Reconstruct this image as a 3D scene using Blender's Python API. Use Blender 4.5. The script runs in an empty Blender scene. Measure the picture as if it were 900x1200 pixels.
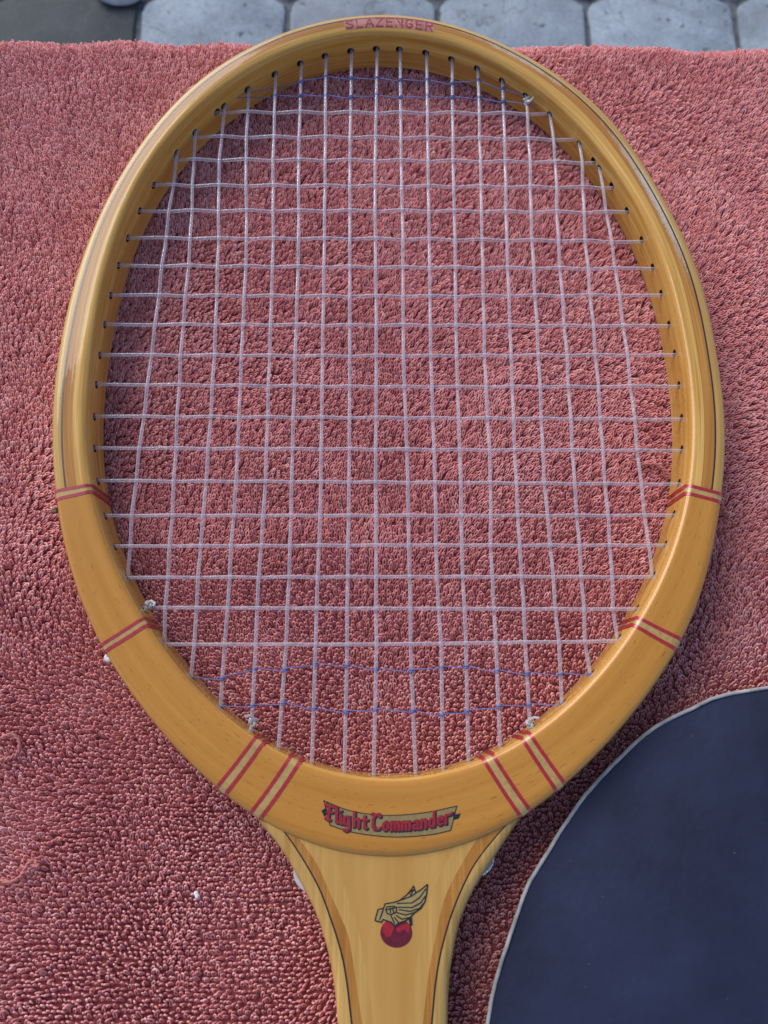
import bpy, math, random
import numpy as np
import mathutils, bmesh
from mathutils import Vector, Matrix

C_ = bpy.context.scene
# ------------------------------------------------------------------ camera
cam = bpy.data.cameras.new('camera'); cam_o = bpy.data.objects.new('camera', cam); C_.collection.objects.link(cam_o)
cam_o.location = (0, 0, .2635); cam_o.rotation_euler = (math.radians(14), 0, 0)
cam.sensor_width = 36; cam.lens = 27; cam.clip_start = .01; cam.clip_end = 200
cam.dof.use_dof = True; cam.dof.focus_distance = .268; cam.dof.aperture_fstop = 16
C_.camera = cam_o
# ------------------------------------------------------------------ sky and sun (soft open shade, brighter towards the north)
SUN_EL, SUN_AZ = 36, -38          # degrees; azimuth clockwise from +Y
w = bpy.data.worlds.new('World'); C_.world = w; w.use_nodes = True
sk = w.node_tree.nodes.new('ShaderNodeTexSky'); sk.sky_type = 'NISHITA'; sk.sun_disc = False
sk.sun_elevation = math.radians(SUN_EL); sk.sun_rotation = math.radians(SUN_AZ)
bg = w.node_tree.nodes['Background']; w.node_tree.links.new(sk.outputs[0], bg.inputs[0]); bg.inputs[1].default_value = .125
sun = bpy.data.lights.new('sun', 'SUN'); sun.energy = 2.0; sun.angle = math.radians(44); sun.color = (1, .96, .91)
sun_o = bpy.data.objects.new('sun', sun); C_.collection.objects.link(sun_o)
sun_o.rotation_euler = (math.radians(90-SUN_EL), 0, math.radians(180-SUN_AZ))
C_.view_settings.view_transform = 'Standard'; C_.view_settings.look = 'None'
C_.view_settings.exposure = 0.5; C_.view_settings.gamma = 1
C_.cycles.use_denoising = True
C_.cycles.max_bounces = 8; C_.cycles.transmission_bounces = 6

# ------------------------------------------------------------------ measured outlines, world millimetres
HC=(1.16,115.45)
CR=[119.31,-0.30,0.78,-16.94,-1.09,0.38,-0.52,1.68,0.12,-0.01,-0.38,-0.58,0.14]
OU=[132.45,0.03,-3.95,-18.75,-0.75,0.36,0.78,2.05,0.27,-0.16,-0.69,-0.59,-0.01,0.08,0.38,0.29,0.03,-0.02,-0.01,-0.16,0.03,-0.11,-0.13,-0.05,-0.06]
STRIPES=[(-155.50,-156.87),(-154.32,-155.56),(-131.13,-132.88),(-129.96,-131.90),(-107.94,-110.32),(-106.70,-109.12),(-102.79,-105.68),(-101.41,-104.49),(-77.55,-74.88),(-76.22,-73.67),(-71.87,-70.07),(-70.70,-68.86),(-48.12,-45.76),(-49.37,-47.30),(-24.34,-23.48),(-25.73,-24.71)]
EL=[(-39.84,-32.28),(-37.39,-35.43),(-32.04,-41.18),(-27.49,-47.58),(-23.51,-54.12),(-20.62,-59.19),(-17.99,-65.35),(-15.60,-73.43),(-14.25,-80.50),(-13.27,-88.75)]
BL=[(-33.90,-33.29),(-29.39,-37.84),(-23.57,-45.65),(-18.86,-53.33),(-15.72,-60.66),(-13.64,-66.08),(-11.83,-71.88),(-10.52,-78.48),(-9.20,-87.78)]
PL=[(-29.76,-34.25),(-25.53,-39.04),(-20.02,-46.12),(-16.08,-53.79),(-12.72,-60.43),(-10.17,-66.30),(-8.08,-77.39),(-6.30,-87.36)]
WL=[(-20.98,-36.65),(-16.54,-42.12),(-13.40,-47.99),(-11.05,-54.02),(-8.73,-60.43),(-6.94,-66.30),(-4.65,-77.39),(-3.15,-87.36)]
ER=[(42.41,-32.52),(39.96,-35.67),(33.47,-44.27),(26.82,-53.42),(23.89,-58.96),(22.03,-63.53),(19.56,-73.65),(18.66,-81.15),(18.27,-88.53)]
BR=[(38.50,-33.77),(33.98,-38.08),(26.85,-46.35),(21.30,-56.32),(17.35,-66.75),(14.95,-76.95),(13.55,-88.21)]
PR=[(31.28,-34.73),(27.02,-40.46),(24.64,-43.77),(18.07,-54.94),(14.88,-66.30),(12.49,-77.39),(11.14,-87.36)]
WR=[(25.10,-35.69),(21.66,-40.46),(19.55,-44.24),(13.80,-54.94),(10.91,-66.30),(8.57,-77.39),(7.51,-87.36)]
MAINS=[[(-79.97,203.53),(-81.86,168.92),(-83.68,121.69),(-85.66,74.38),(-85.90,51.57),(-85.84,43.70)],
[(-73.30,213.18),(-73.34,202.76),(-72.59,168.92),(-73.09,121.69),(-72.42,74.38),(-72.35,51.57),(-72.32,30.26),(-72.10,22.97)],
[(-62.64,225.36),(-63.47,202.76),(-62.04,168.92),(-61.11,121.69),(-61.38,74.38),(-61.97,51.57),(-62.15,30.26),(-62.03,18.82),(-62.41,11.14)],
[(-53.62,233.74),(-53.28,202.76),(-51.49,168.92),(-51.28,121.69),(-50.93,74.38),(-51.60,51.57),(-51.70,30.26),(-52.25,18.82),(-52.51,1.97)],
[(-43.07,241.02),(-42.75,202.76),(-41.57,168.92),(-41.15,121.69),(-40.92,74.38),(-41.51,51.57),(-42.09,30.26),(-41.92,18.82),(-42.27,-6.25)],
[(-33.03,245.93),(-32.89,202.76),(-31.98,168.92),(-31.94,121.69),(-31.79,74.38),(-31.71,51.57),(-31.92,30.26),(-32.14,18.82),(-32.43,-6.77),(-33.08,-12.00)],
[(-23.22,249.63),(-22.69,202.76),(-22.38,168.92),(-22.11,121.69),(-21.78,74.38),(-21.91,51.57),(-22.32,30.26),(-22.35,18.82),(-22.35,-6.77),(-22.68,-16.40)],
[(-13.01,252.52),(-13.16,202.76),(-12.79,168.92),(-12.28,121.69),(-12.07,74.38),(-12.11,51.57),(-12.15,30.26),(-12.02,18.82),(-11.99,-6.77),(-12.38,-19.74)],
[(-2.74,253.35),(-3.45,202.76),(-3.20,168.92),(-2.76,121.69),(-2.94,74.38),(-2.59,51.57),(-2.68,30.26),(-2.51,18.82),(-2.73,-6.77),(-3.22,-21.53)],
[(6.51,253.35),(6.58,202.76),(7.04,168.92),(7.06,121.69),(8.24,74.38),(8.36,51.57),(8.76,30.26),(8.66,18.82),(9.27,-6.77),(9.94,-21.02)],
[(17.09,251.07),(16.94,202.76),(16.95,168.92),(16.89,121.69),(17.66,74.38),(17.58,51.57),(18.08,30.26),(18.72,18.82),(18.53,-6.77),(18.58,-19.23)],
[(27.30,248.80),(26.64,202.76),(26.54,168.92),(26.10,121.69),(26.49,74.38),(26.23,51.57),(26.56,30.26),(26.83,18.82),(26.44,-6.77),(26.70,-17.43)],
[(37.43,245.11),(37.16,202.76),(36.78,168.92),(36.24,121.69),(36.80,74.38),(36.03,51.57),(36.44,30.26),(36.61,18.82),(36.80,-6.77),(36.86,-12.52)],
[(47.07,238.99),(46.70,202.76),(46.05,168.92),(45.76,121.69),(45.63,74.38),(45.83,51.57),(46.33,30.26),(46.39,18.82),(46.61,-6.77)],
[(56.17,230.54),(56.24,202.76),(55.48,168.92),(55.58,121.69),(55.34,74.38),(56.21,51.57),(56.79,30.26),(57.28,18.82),(57.21,2.51)],
[(65.17,222.59),(66.11,202.76),(65.24,168.92),(65.72,121.69),(65.64,74.38),(66.01,51.57),(66.11,30.26),(65.95,18.82),(66.62,11.96)],
[(75.53,211.62),(76.30,202.76),(75.47,168.92),(76.16,121.69),(76.24,74.38),(76.38,51.57),(76.00,30.26),(76.35,23.53)],
[(82.72,200.47),(85.06,168.92),(87.52,121.69),(88.61,74.38),(89.35,51.57),(89.63,44.57)]]
CROSSES=[[(-100.49,225.36),(-3.35,224.96),(97.04,224.17)],[(-99.57,213.96),(-3.32,213.57),(96.13,212.40)],[(-98.73,203.53),(-3.29,203.14),(95.32,202.00)],[(-97.81,192.15),(-3.26,191.77),(94.46,191.02)],[(-96.91,180.97),(-3.23,180.97),(93.62,180.23)],[(-95.96,169.28),(-3.20,168.92),(92.65,167.83)],[(-95.04,157.81),(-3.17,157.10),(91.76,156.39)],[(-94.05,145.52),(-3.13,145.17),(90.91,145.52)],[(-93.10,133.82),(-3.10,133.48),(89.95,133.14)],[(-92.13,121.69),(-3.07,121.35),(89.06,121.69)],[(-91.21,110.30),(-3.04,109.48),(88.10,109.48)],[(-90.23,98.17),(-3.01,97.69),(87.15,97.21)],[(-89.29,86.46),(-2.97,85.99),(86.24,85.52)],[(-88.32,74.53),(-2.94,74.07),(85.30,73.46)],[(-87.33,62.25),(-2.91,62.25),(84.42,62.25)],[(-86.47,51.57),(-2.88,51.87),(83.61,51.87)],[(-85.60,40.81),(-2.85,41.10),(82.77,41.10)],[(-84.80,30.83),(-2.83,30.54),(81.93,30.26)],[(-83.83,18.82),(-2.79,18.82),(81.12,19.92)]]
TREBLE=[[(-33.20,239.40),(-23.42,241.84),(-13.57,241.02),(-3.73,241.02),(6.44,240.21),(17.29,240.21),(27.42,238.59),(37.96,240.21),(47.30,236.16)],
[(-44.47,232.54),(-33.70,232.94),(-23.25,232.94),(-13.47,232.14),(-3.71,232.94),(6.06,232.14),(17.18,232.54),(27.28,232.14),(37.71,231.74),(47.75,230.14)],
[(-59.17,7.89),(-52.53,7.89),(-41.59,10.87),(-32.16,10.60),(-22.22,12.50),(-11.94,11.96),(-2.50,10.87),(8.59,10.33),(18.59,11.41),(26.36,11.69),(36.58,10.33),(46.25,9.51),(56.76,9.24),(64.23,9.24)],
[(-47.96,-1.22),(-41.95,-0.69),(-32.65,0.11),(-22.47,-1.49),(-11.77,-2.55),(-2.46,-2.02),(9.03,-2.29),(18.32,-3.61),(26.55,-2.55),(37.01,-0.96),(46.90,-0.43),(52.67,-0.16)]]
KNOTS=[(-77.38,31.90),(-41.66,-5.71),(46.54,-6.23),(56.04,229.68)]
SIDE_KNOTS=[(-27.43,-51.59),(33.64,-47.44),(-113.99,62.99),(-90.82,13.20)]
COVER=[(125.48,4.57),(116.39,3.08),(106.42,0.92),(100.02,-2.04),(93.66,-4.99),(87.31,-8.18),(83.24,-10.82),(80.60,-12.93),(76.48,-16.59),(70.06,-22.56),(63.41,-28.96),(58.14,-36.03),(51.23,-45.23),(45.55,-53.29),(41.77,-61.46),(38.04,-69.96),(35.17,-77.86),(31.12,-91.48)]
COVER_C=(148.78,-109.80)
COVER_R=117.90
EDGE=[(-160.35,268.78),(0.00,266.62),(159.83,264.46)]
BAN=((2.043,-33.594),(0.2553,0.0000),(-0.0005,-0.2387))
EMB=((-7.583,-47.971),(0.2528,0.0000),(0.0019,-0.2328))
LABEL_ANG=(96.65,82.55)
THREAD_A=[(-126.18,-11.32),(-122.41,-9.97),(-119.91,-12.13),(-120.07,-15.61),(-123.20,-17.47),(-127.04,-18.00)]
THREAD_B=[(-122.10,-53.91),(-117.71,-54.66),(-114.68,-52.92),(-112.65,-49.44),(-110.90,-48.19),(-111.81,-49.69),(-109.08,-49.94),(-111.49,-47.69)]
THREAD_C=[(88.83,85.12),(92.32,82.88),(97.22,82.88),(100.69,80.64),(101.98,78.10),(99.35,79.37)]
LINT=[(-58.87,-58.06),(-58.30,-58.80)]
STONE=[(-360.81,940.82)]
PV=[(-327.75,920.67),(-128.02,926.41),(72.20,929.29),(276.00,929.29),(485.50,917.81)]
S = 0.001            # everything below is written in millimetres
H_TOP = 18.0         # height of the racket's face above the pile
col = C_.collection
def hexc(r, g, b):
    f = lambda v: (v/255/12.92) if v/255 <= .04045 else ((v/255+.055)/1.055)**2.4
    return (f(r), f(g), f(b), 1)

# ------------------------------------------------------------------ helpers
def link(name, verts, faces, mats, parent=None, smooth=40, uv=None, fmat=None, attrs=None):
    me = bpy.data.meshes.new(name)
    me.from_pydata([(x*S, y*S, z*S) for x, y, z in verts], [], faces)
    for m in (mats if isinstance(mats, (list, tuple)) else [mats]): me.materials.append(m)
    if fmat is not None: me.polygons.foreach_set('material_index', fmat)
    if uv is not None:
        lay = me.uv_layers.new(name='UVMap')
        li = np.empty(len(me.loops), np.int32); me.loops.foreach_get('vertex_index', li)
        lay.data.foreach_set('uv', np.asarray(uv, np.float32)[li].ravel())
    for k, v in (attrs or {}).items():
        a = me.attributes.new(k, 'FLOAT', 'POINT'); a.data.foreach_set('value', np.asarray(v, np.float32))
    me.validate(); me.update()
    if smooth:
        me.polygons.foreach_set('use_smooth', [True]*len(me.polygons))
        me.set_sharp_from_angle(angle=math.radians(smooth))
    o = bpy.data.objects.new(name, me); col.objects.link(o)
    if parent: o.parent = parent
    return o
def tag(o, label=None, cat=None, kind=None, group=None):
    for k, v in (('label', label), ('category', cat), ('kind', kind), ('group', group)):
        if v: o[k] = v
    return o

def catmull(P, n):
    P = [np.array(p, float) for p in P]
    Q = [2*P[0]-P[1]] + P + [2*P[-1]-P[-2]]
    out = []
    for i in range(1, len(Q)-2):
        a, b, c, d = Q[i-1:i+3]
        for k in range(n):
            t = k/n
            out.append(.5*((2*b)+(c-a)*t+(2*a-5*b+4*c-d)*t*t+(3*b-a-3*c+d)*t**3))
    out.append(P[-1]); return out

def tube(path, r, sides=8, closed=False, V=None, F=None):
    """sweep a round section along a path; r is a number or a list"""
    V = [] if V is None else V; F = [] if F is None else F
    P = [Vector(p) for p in path]; n = len(P); b0 = len(V)
    up = None
    for i in range(n):
        a = P[i-1] if (i > 0 or closed) else P[i]
        b = P[(i+1) % n] if (i < n-1 or closed) else P[i]
        t = (b-a).normalized()
        if up is None:
            up = Vector((0, 0, 1)) if abs(t.z) < .8 else Vector((1, 0, 0))
        s = t.cross(up).normalized(); u = s.cross(t).normalized(); up = u
        rr = r[i] if hasattr(r, '__len__') else r
        for k in range(sides):
            an = 2*math.pi*k/sides
            V.append(tuple(P[i] + s*(math.cos(an)*rr) + u*(math.sin(an)*rr)))
    for i in range(n if closed else n-1):
        j = (i+1) % n
        for k in range(sides):
            l = (k+1) % sides
            F.append((b0+i*sides+k, b0+i*sides+l, b0+j*sides+l, b0+j*sides+k))
    if not closed:
        F.append(tuple(b0+k for k in range(sides))[::-1]); F.append(tuple(b0+(n-1)*sides+k for k in range(sides)))
    return V, F

# ------------------------------------------------------------------ materials
def newmat(name):
    m = bpy.data.materials.new(name); m.use_nodes = True
    nt = m.node_tree; b = nt.nodes['Principled BSDF']
    return m, nt, b
def N(nt, kind, **kw):
    n = nt.nodes.new(kind)
    for k, v in kw.items():
        if k in n.inputs: n.inputs[k].default_value = v
        else: setattr(n, k, v)
    return n
def ramp(nt, stops):
    n = nt.nodes.new('ShaderNodeValToRGB'); e = n.color_ramp.elements
    while len(e) < len(stops): e.new(.5)
    for i, (p, c) in enumerate(stops): e[i].position = p; e[i].color = c
    return n
def mixc(nt, fac, a, b, mode='MIX'):
    n = nt.nodes.new('ShaderNodeMix'); n.data_type = 'RGBA'; n.blend_type = mode
    for idx, v in ((0, fac), (6, a), (7, b)):
        if hasattr(v, 'links'): nt.links.new(v, n.inputs[idx])
        else: n.inputs[idx].default_value = v
    return n.outputs[2]

def wood(name, light, dark, streak=1.0, fleck=0.0, coat=.7, seed=0., wear=False, fine=.5, rough=.38):
    """lacquered wood; grain runs along u (mm), v is across the grain"""
    m, nt, b = newmat(name)
    uv = N(nt, 'ShaderNodeUVMap', uv_map='UVMap')
    def noise(su, sv, scale=1., detail=3., dist=0.):
        mp = N(nt, 'ShaderNodeMapping'); mp.inputs['Scale'].default_value = (su, sv, 1)
        mp.inputs['Location'].default_value = (seed*7.3, seed*3.1, seed)
        nt.links.new(uv.outputs[0], mp.inputs[0])
        t = N(nt, 'ShaderNodeTexNoise', Scale=scale, Detail=detail, Distortion=dist)
        nt.links.new(mp.outputs[0], t.inputs['Vector']); return t.outputs['Fac']
    broad = noise(.010, .34*streak, 1, 3, .3)
    finen = noise(.03, 1.25*streak, 1, 2)
    r1 = ramp(nt, [(.3, (0, 0, 0, 1)), (.72, (1, 1, 1, 1))]); nt.links.new(broad, r1.inputs[0])
    c = mixc(nt, r1.outputs[0], light, dark)
    r2 = ramp(nt, [(.4, (0, 0, 0, 1)), (.75, (1, 1, 1, 1))]); nt.links.new(finen, r2.inputs[0])
    mu = N(nt, 'ShaderNodeMath', operation='MULTIPLY'); mu.inputs[1].default_value = fine
    nt.links.new(r2.outputs[0], mu.inputs[0])
    c = mixc(nt, mu.outputs[0], c, dark)
    cloud = noise(.03, .05, 1, 2)
    c = mixc(nt, cloud, mixc(nt, .25, c, (1, .95, .85, 1), 'MULTIPLY'), mixc(nt, .35, c, dark))
    if fleck:
        fl = noise(.28, 2.6, 1, 1.5)
        r3 = ramp(nt, [(.66, (0, 0, 0, 1)), (.74, (1, 1, 1, 1))]); nt.links.new(fl, r3.inputs[0])
        mf = N(nt, 'ShaderNodeMath', operation='MULTIPLY'); mf.inputs[1].default_value = fleck
        nt.links.new(r3.outputs[0], mf.inputs[0])
        c = mixc(nt, mf.outputs[0], c, tuple(x*.42 for x in dark[:3])+(1,))
    rg = None
    if wear:   # chipped, whitened lacquer where the frame has scraped the court
        at = N(nt, 'ShaderNodeAttribute', attribute_name='wear')
        w1 = noise(.22, .55, 1, 6); w2 = noise(1.3, 1.8, 1, 4)
        ad = N(nt, 'ShaderNodeMath', operation='ADD'); nt.links.new(w1, ad.inputs[0]); nt.links.new(w2, ad.inputs[1])
        ml = N(nt, 'ShaderNodeMath', operation='MULTIPLY'); nt.links.new(ad.outputs[0], ml.inputs[0]); nt.links.new(at.outputs['Fac'], ml.inputs[1])
        r4 = ramp(nt, [(.50, (0, 0, 0, 1)), (.66, (.35, .35, .35, 1)), (1.0, (.8, .8, .8, 1))]); nt.links.new(ml.outputs[0], r4.inputs[0])
        c = mixc(nt, r4.outputs[0], c, (.56, .51, .44, 1))
        rg = r4.outputs[0]
    nt.links.new(c, b.inputs['Base Color'])
    b.inputs['Roughness'].default_value = rough
    b.inputs['Coat Weight'].default_value = coat
    b.inputs['Coat Roughness'].default_value = .045; b.inputs['Specular IOR Level'].default_value = .15
    bn = noise(.12, .5, 1, 2)
    bp = N(nt, 'ShaderNodeBump', Strength=.06, Distance=.0006); nt.links.new(bn, bp.inputs['Height'])
    if rg is not None:
        bw = N(nt, 'ShaderNodeBump', Strength=.5, Distance=.0004); nt.links.new(rg, bw.inputs['Height'])
        nt.links.new(bw.outputs[0], bp.inputs['Normal'])
    nt.links.new(bp.outputs[0], b.inputs['Coat Normal']); nt.links.new(bp.outputs[0], b.inputs['Normal'])
    return m

def plain(name, c, rough=.5, coat=0., var=0., scale=300., metal=0):
    m, nt, b = newmat(name)
    b.inputs['Roughness'].default_value = rough; b.inputs['Coat Weight'].default_value = coat
    b.inputs['Coat Roughness'].default_value = .12; b.inputs['Metallic'].default_value = metal
    if var:
        tc = N(nt, 'ShaderNodeTexCoord'); t = N(nt, 'ShaderNodeTexNoise', Scale=scale, Detail=3)
        nt.links.new(tc.outputs['Object'], t.inputs['Vector'])
        r = ramp(nt, [(.35, (0, 0, 0, 1)), (.7, (1, 1, 1, 1))]); nt.links.new(t.outputs['Fac'], r.inputs[0])
        nt.links.new(mixc(nt, r.outputs[0], c, tuple(x*(1-var) for x in c[:3])+(1,)), b.inputs['Base Color'])
    else: b.inputs['Base Color'].default_value = c
    return m

M_ASH   = wood('ash_wood',    (.66, .43, .15, 1), (.40, .205, .045, 1), 1.3, .25, .6, 1, wear=True, fine=.75)
M_MID   = wood('beech_ply',   (.54, .26, .058, 1), (.32, .12, .018, 1), 1.3, .3, .6, 2, wear=True, fine=.8)
M_INNER = wood('inner_ash',   (.76, .47, .14, 1), (.43, .195, .032, 1), 1.1, .25, .6, 3, fine=.85)
M_VEN   = wood('beech_veneer', (.53, .245, .045, 1), (.44, .182, .027, 1), 1.0, .95, .7, 4, fine=.5, rough=.32)
M_WEDGE = wood('maple_wedge', (.57, .33, .095, 1), (.45, .23, .052, 1), .35, .15, .6, 5, fine=.4)
M_PALE  = wood('pale_ply',    (.59, .345, .10, 1), (.46, .245, .062, 1), 1.9, .1, .6, 6, fine=.9)
M_BLACK = plain('black_inlay', (.018, .016, .014, 1), .35, .7)
M_HOLE  = plain('bored_wood', (.10, .048, .02, 1), .6)
M_RED   = plain('red_lacquer', (.40, .018, .024, 1), .35, .7, .3, 900)
M_GOLD  = plain('gold_line', (.46, .29, .085, 1), .35, .7, .25, 900)
M_RED2  = plain('red_print', (.36, .012, .022, 1), .4, .5, .4, 1100)
M_CREAM = plain('cream_print', (.28, .195, .072, 1), .4, .5, .2, 700)
M_INK   = plain('black_ink', (.012, .010, .014, 1), .4, .4)
M_MAROON = plain('maroon_ink', (.14, .006, .018, 1), .4, .5, .4, 900)
M_BRIGHT = plain('bright_red_ink', (.40, .012, .022, 1), .4, .5, .4, 1200)
M_OLIVE = plain('olive_gold_ink', (.36, .255, .085, 1), .4, .5, .2, 900)
M_FADED = plain('faded_red_print', (.46, .17, .12, 1), .4, .5, .35, 300)
M_LETTER = plain('letter_red', (.34, .012, .03, 1), .4, .5, .3, 700)

def nylon(name, c, alpha, rough, trans=0.):
    m, nt, b = newmat(name)
    b.inputs['Base Color'].default_value = c; b.inputs['Roughness'].default_value = rough
    lw = N(nt, 'ShaderNodeLayerWeight', Blend=.5)          # a clear strand is denser towards its edges
    r = ramp(nt, [(.15, (alpha-.16,)*3+(1,)), (.75, (min(1, alpha+.3),)*3+(1,))])
    nt.links.new(lw.outputs['Facing'], r.inputs[0]); nt.links.new(r.outputs[0], b.inputs['Alpha'])
    b.inputs['Transmission Weight'].default_value = trans
    b.inputs['IOR'].default_value = 1.45; b.inputs['Specular IOR Level'].default_value = .4
    return m
M_STR  = nylon('clear_nylon', (.66, .60, .68, 1), .42, .13, .1)
M_KNOT = nylon('knotted_nylon', (.62, .64, .68, 1), .8, .25, .3)
M_BLUE = plain('blue_thread', (.10, .14, .36, 1), .55)

def terry_mat():
    m, nt, b = newmat('terry_cotton')
    at = N(nt, 'ShaderNodeAttribute', attribute_name='tint', attribute_type='INSTANCER')
    r = ramp(nt, [(0, (.58, .17, .16, 1)), (.5, (.77, .285, .265, 1)), (1, (.90, .45, .42, 1))])
    nt.links.new(at.outputs['Fac'], r.inputs[0])
    nt.links.new(r.outputs[0], b.inputs['Base Color'])
    b.inputs['Roughness'].default_value = .85
    b.inputs['Specular IOR Level'].default_value = .08
    b.inputs['Sheen Weight'].default_value = .75; b.inputs['Sheen Roughness'].default_value = .45
    b.inputs['Sheen Tint'].default_value = (1, .72, .74, 1)
    tc = N(nt, 'ShaderNodeTexCoord'); t = N(nt, 'ShaderNodeTexNoise', Scale=3500, Detail=2)
    nt.links.new(tc.outputs['Object'], t.inputs['Vector'])
    bp = N(nt, 'ShaderNodeBump', Strength=.5, Distance=.0003); nt.links.new(t.outputs['Fac'], bp.inputs['Height'])
    nt.links.new(bp.outputs[0], b.inputs['Normal'])
    return m
M_TERRY = terry_mat()
M_CLOTH = plain('towel_cloth', (.31, .075, .078, 1), .9, 0, .3, 900)
M_THREAD = plain('cotton_thread', (.45, .15, .14, 1), .85)

# ------------------------------------------------------------------ setting: ground and pavers
GROUND = -585.0
M_SOIL = plain('joint_soil', (.13, .14, .155, 1), .95, 0, .6, 90)
link('ground', [(-20000, -20000, GROUND-5), (20000, -20000, GROUND-5), (20000, 20000, GROUND-5), (-20000, 20000, GROUND-5)],
     [(0, 1, 2, 3)], M_SOIL, smooth=0)['kind'] = 'structure'
def paver_mat(k=1.):
    m, nt, b = newmat('concrete' if k == 1 else 'dark_concrete')
    oi = N(nt, 'ShaderNodeObjectInfo'); tc = N(nt, 'ShaderNodeTexCoord')
    ad = N(nt, 'ShaderNodeVectorMath', operation='ADD')
    nt.links.new(tc.outputs['Object'], ad.inputs[0]); nt.links.new(oi.outputs['Location'], ad.inputs[1])
    t = N(nt, 'ShaderNodeTexNoise', Scale=14, Detail=6, Roughness=.65); nt.links.new(ad.outputs[0], t.inputs['Vector'])
    r = ramp(nt, [(.3, (.20*k, .235*k, .285*k, 1)), (.62, (.32*k, .37*k, .435*k, 1))]); nt.links.new(t.outputs['Fac'], r.inputs[0])
    v = ramp(nt, [(0, (.55, .55, .56, 1)), (.25, (.85, .85, .85, 1)), (1, (1.08, 1.08, 1.08, 1))]); nt.links.new(oi.outputs['Random'], v.inputs[0])
    c = mixc(nt, 1., r.outputs[0], v.outputs[0], 'MULTIPLY')
    sp = N(nt, 'ShaderNodeTexNoise', Scale=85, Detail=2); nt.links.new(ad.outputs[0], sp.inputs['Vector'])
    rs = ramp(nt, [(.66, (0, 0, 0, 1)), (.74, (1, 1, 1, 1))]); nt.links.new(sp.outputs['Fac'], rs.inputs[0])
    c = mixc(nt, rs.outputs[0], c, (.06, .062, .068, 1))
    gr = N(nt, 'ShaderNodeTexNoise', Scale=260, Detail=3, Roughness=.7); nt.links.new(ad.outputs[0], gr.inputs['Vector'])
    rg_ = ramp(nt, [(.3, (.72, .72, .72, 1)), (.7, (1.18, 1.18, 1.16, 1))]); nt.links.new(gr.outputs['Fac'], rg_.inputs[0])
    c = mixc(nt, 1., c, rg_.outputs[0], 'MULTIPLY')
    st = N(nt, 'ShaderNodeTexNoise', Scale=5.5, Detail=5, Roughness=.7, Distortion=.8); nt.links.new(ad.outputs[0], st.inputs['Vector'])
    r5 = ramp(nt, [(.50, (0, 0, 0, 1)), (.72, (.7, .7, .7, 1))]); nt.links.new(st.outputs['Fac'], r5.inputs[0])
    c = mixc(nt, r5.outputs[0], c, (.13*k, .135*k, .15*k, 1))
    wv = N(nt, 'ShaderNodeTexNoise', Scale=3.2, Detail=5, Distortion=.4); nt.links.new(ad.outputs[0], wv.inputs['Vector'])
    r6 = ramp(nt, [(.4965, (0, 0, 0, 1)), (.5, (.6, .6, .6, 1)), (.5035, (0, 0, 0, 1))]); nt.links.new(wv.outputs['Fac'], r6.inputs[0])
    c = mixc(nt, r6.outputs[0], c, (.07, .072, .08, 1))
    nt.links.new(c, b.inputs['Base Color']); b.inputs['Roughness'].default_value = .8
    bp = N(nt, 'ShaderNodeBump', Strength=.8, Distance=.004); nt.links.new(t.outputs['Fac'], bp.inputs['Height'])
    nt.links.new(bp.outputs[0], b.inputs['Normal'])
    return m
M_CONC = paver_mat(); M_CONC2 = paver_mat(.24)
pavement = tag(bpy.data.objects.new('pavement', None), kind='structure'); col.objects.link(pavement)
PITCH = 203.0; RAD = PITCH/math.sqrt(3)
def paver_mesh(seed):
    rnd = random.Random(seed)
    ring = []
    for k in range(6):
        a = math.radians(90+60*k)
        v = Vector((math.cos(a), math.sin(a)))*(RAD-4.5)
        v += Vector((rnd.uniform(-2, 2), rnd.uniform(-2, 2)))
        p = Vector((math.cos(a-math.radians(60)), math.sin(a-math.radians(60))))*(RAD-4.5)
        q = Vector((math.cos(a+math.radians(60)), math.sin(a+math.radians(60))))*(RAD-4.5)
        ring += [v+(p-v)*.10, v+((p-v)+(q-v))*.018, v+(q-v)*.10]
    fine = []
    for q, p in enumerate(ring):                 # chipped, uneven edges
        nx2 = ring[(q+1) % len(ring)]
        for t in (0, .33, .66): fine.append(p+(nx2-p)*t+Vector((rnd.uniform(-1, 1), rnd.uniform(-1, 1)))*1.1)
    ring = fine
    n = len(ring); V = []; F = []
    for z, sc in ((-60, 1.), (-4, 1.), (-1, .985), (0, .955)):
        V += [(p.x*sc, p.y*sc, z) for p in ring]
    for L in range(3):
        for k in range(n):
            l = (k+1) % n; F.append((L*n+k, L*n+l, (L+1)*n+l, (L+1)*n+k))
    F.append(tuple(3*n+k for k in range(n)))
    return V, F
protos = []
for sd in range(5):
    o = link('paver', *paver_mesh(sd), M_CONC, pavement, smooth=30); protos.append(o)
used = 0
vx, vy = PV[2][0], PV[2][1]          # a corner where three pavers meet
for row in range(-2, 8):
    for cx in range(-7, 7):
        x = vx + (cx + .5)*PITCH + (0 if row % 2 == 0 else PITCH/2)
        y = vy - RAD/2 + row*RAD*1.5
        if used < 5: o = protos[used]
        else:
            o = protos[(used*7) % 5].copy(); col.objects.link(o); o.parent = pavement
        rn = random.Random(used+3)
        o.location = (x*S, y*S, (GROUND+rn.uniform(-2, 1.5))*S); o.rotation_euler = (rn.uniform(-.008, .008), rn.uniform(-.008, .008), rn.uniform(-.012, .012))
        used += 1
        if abs(x-(PV[0][0]-PITCH/2)) < 40 and abs(y-(vy-RAD/2)) < 30: dark = o

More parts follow.
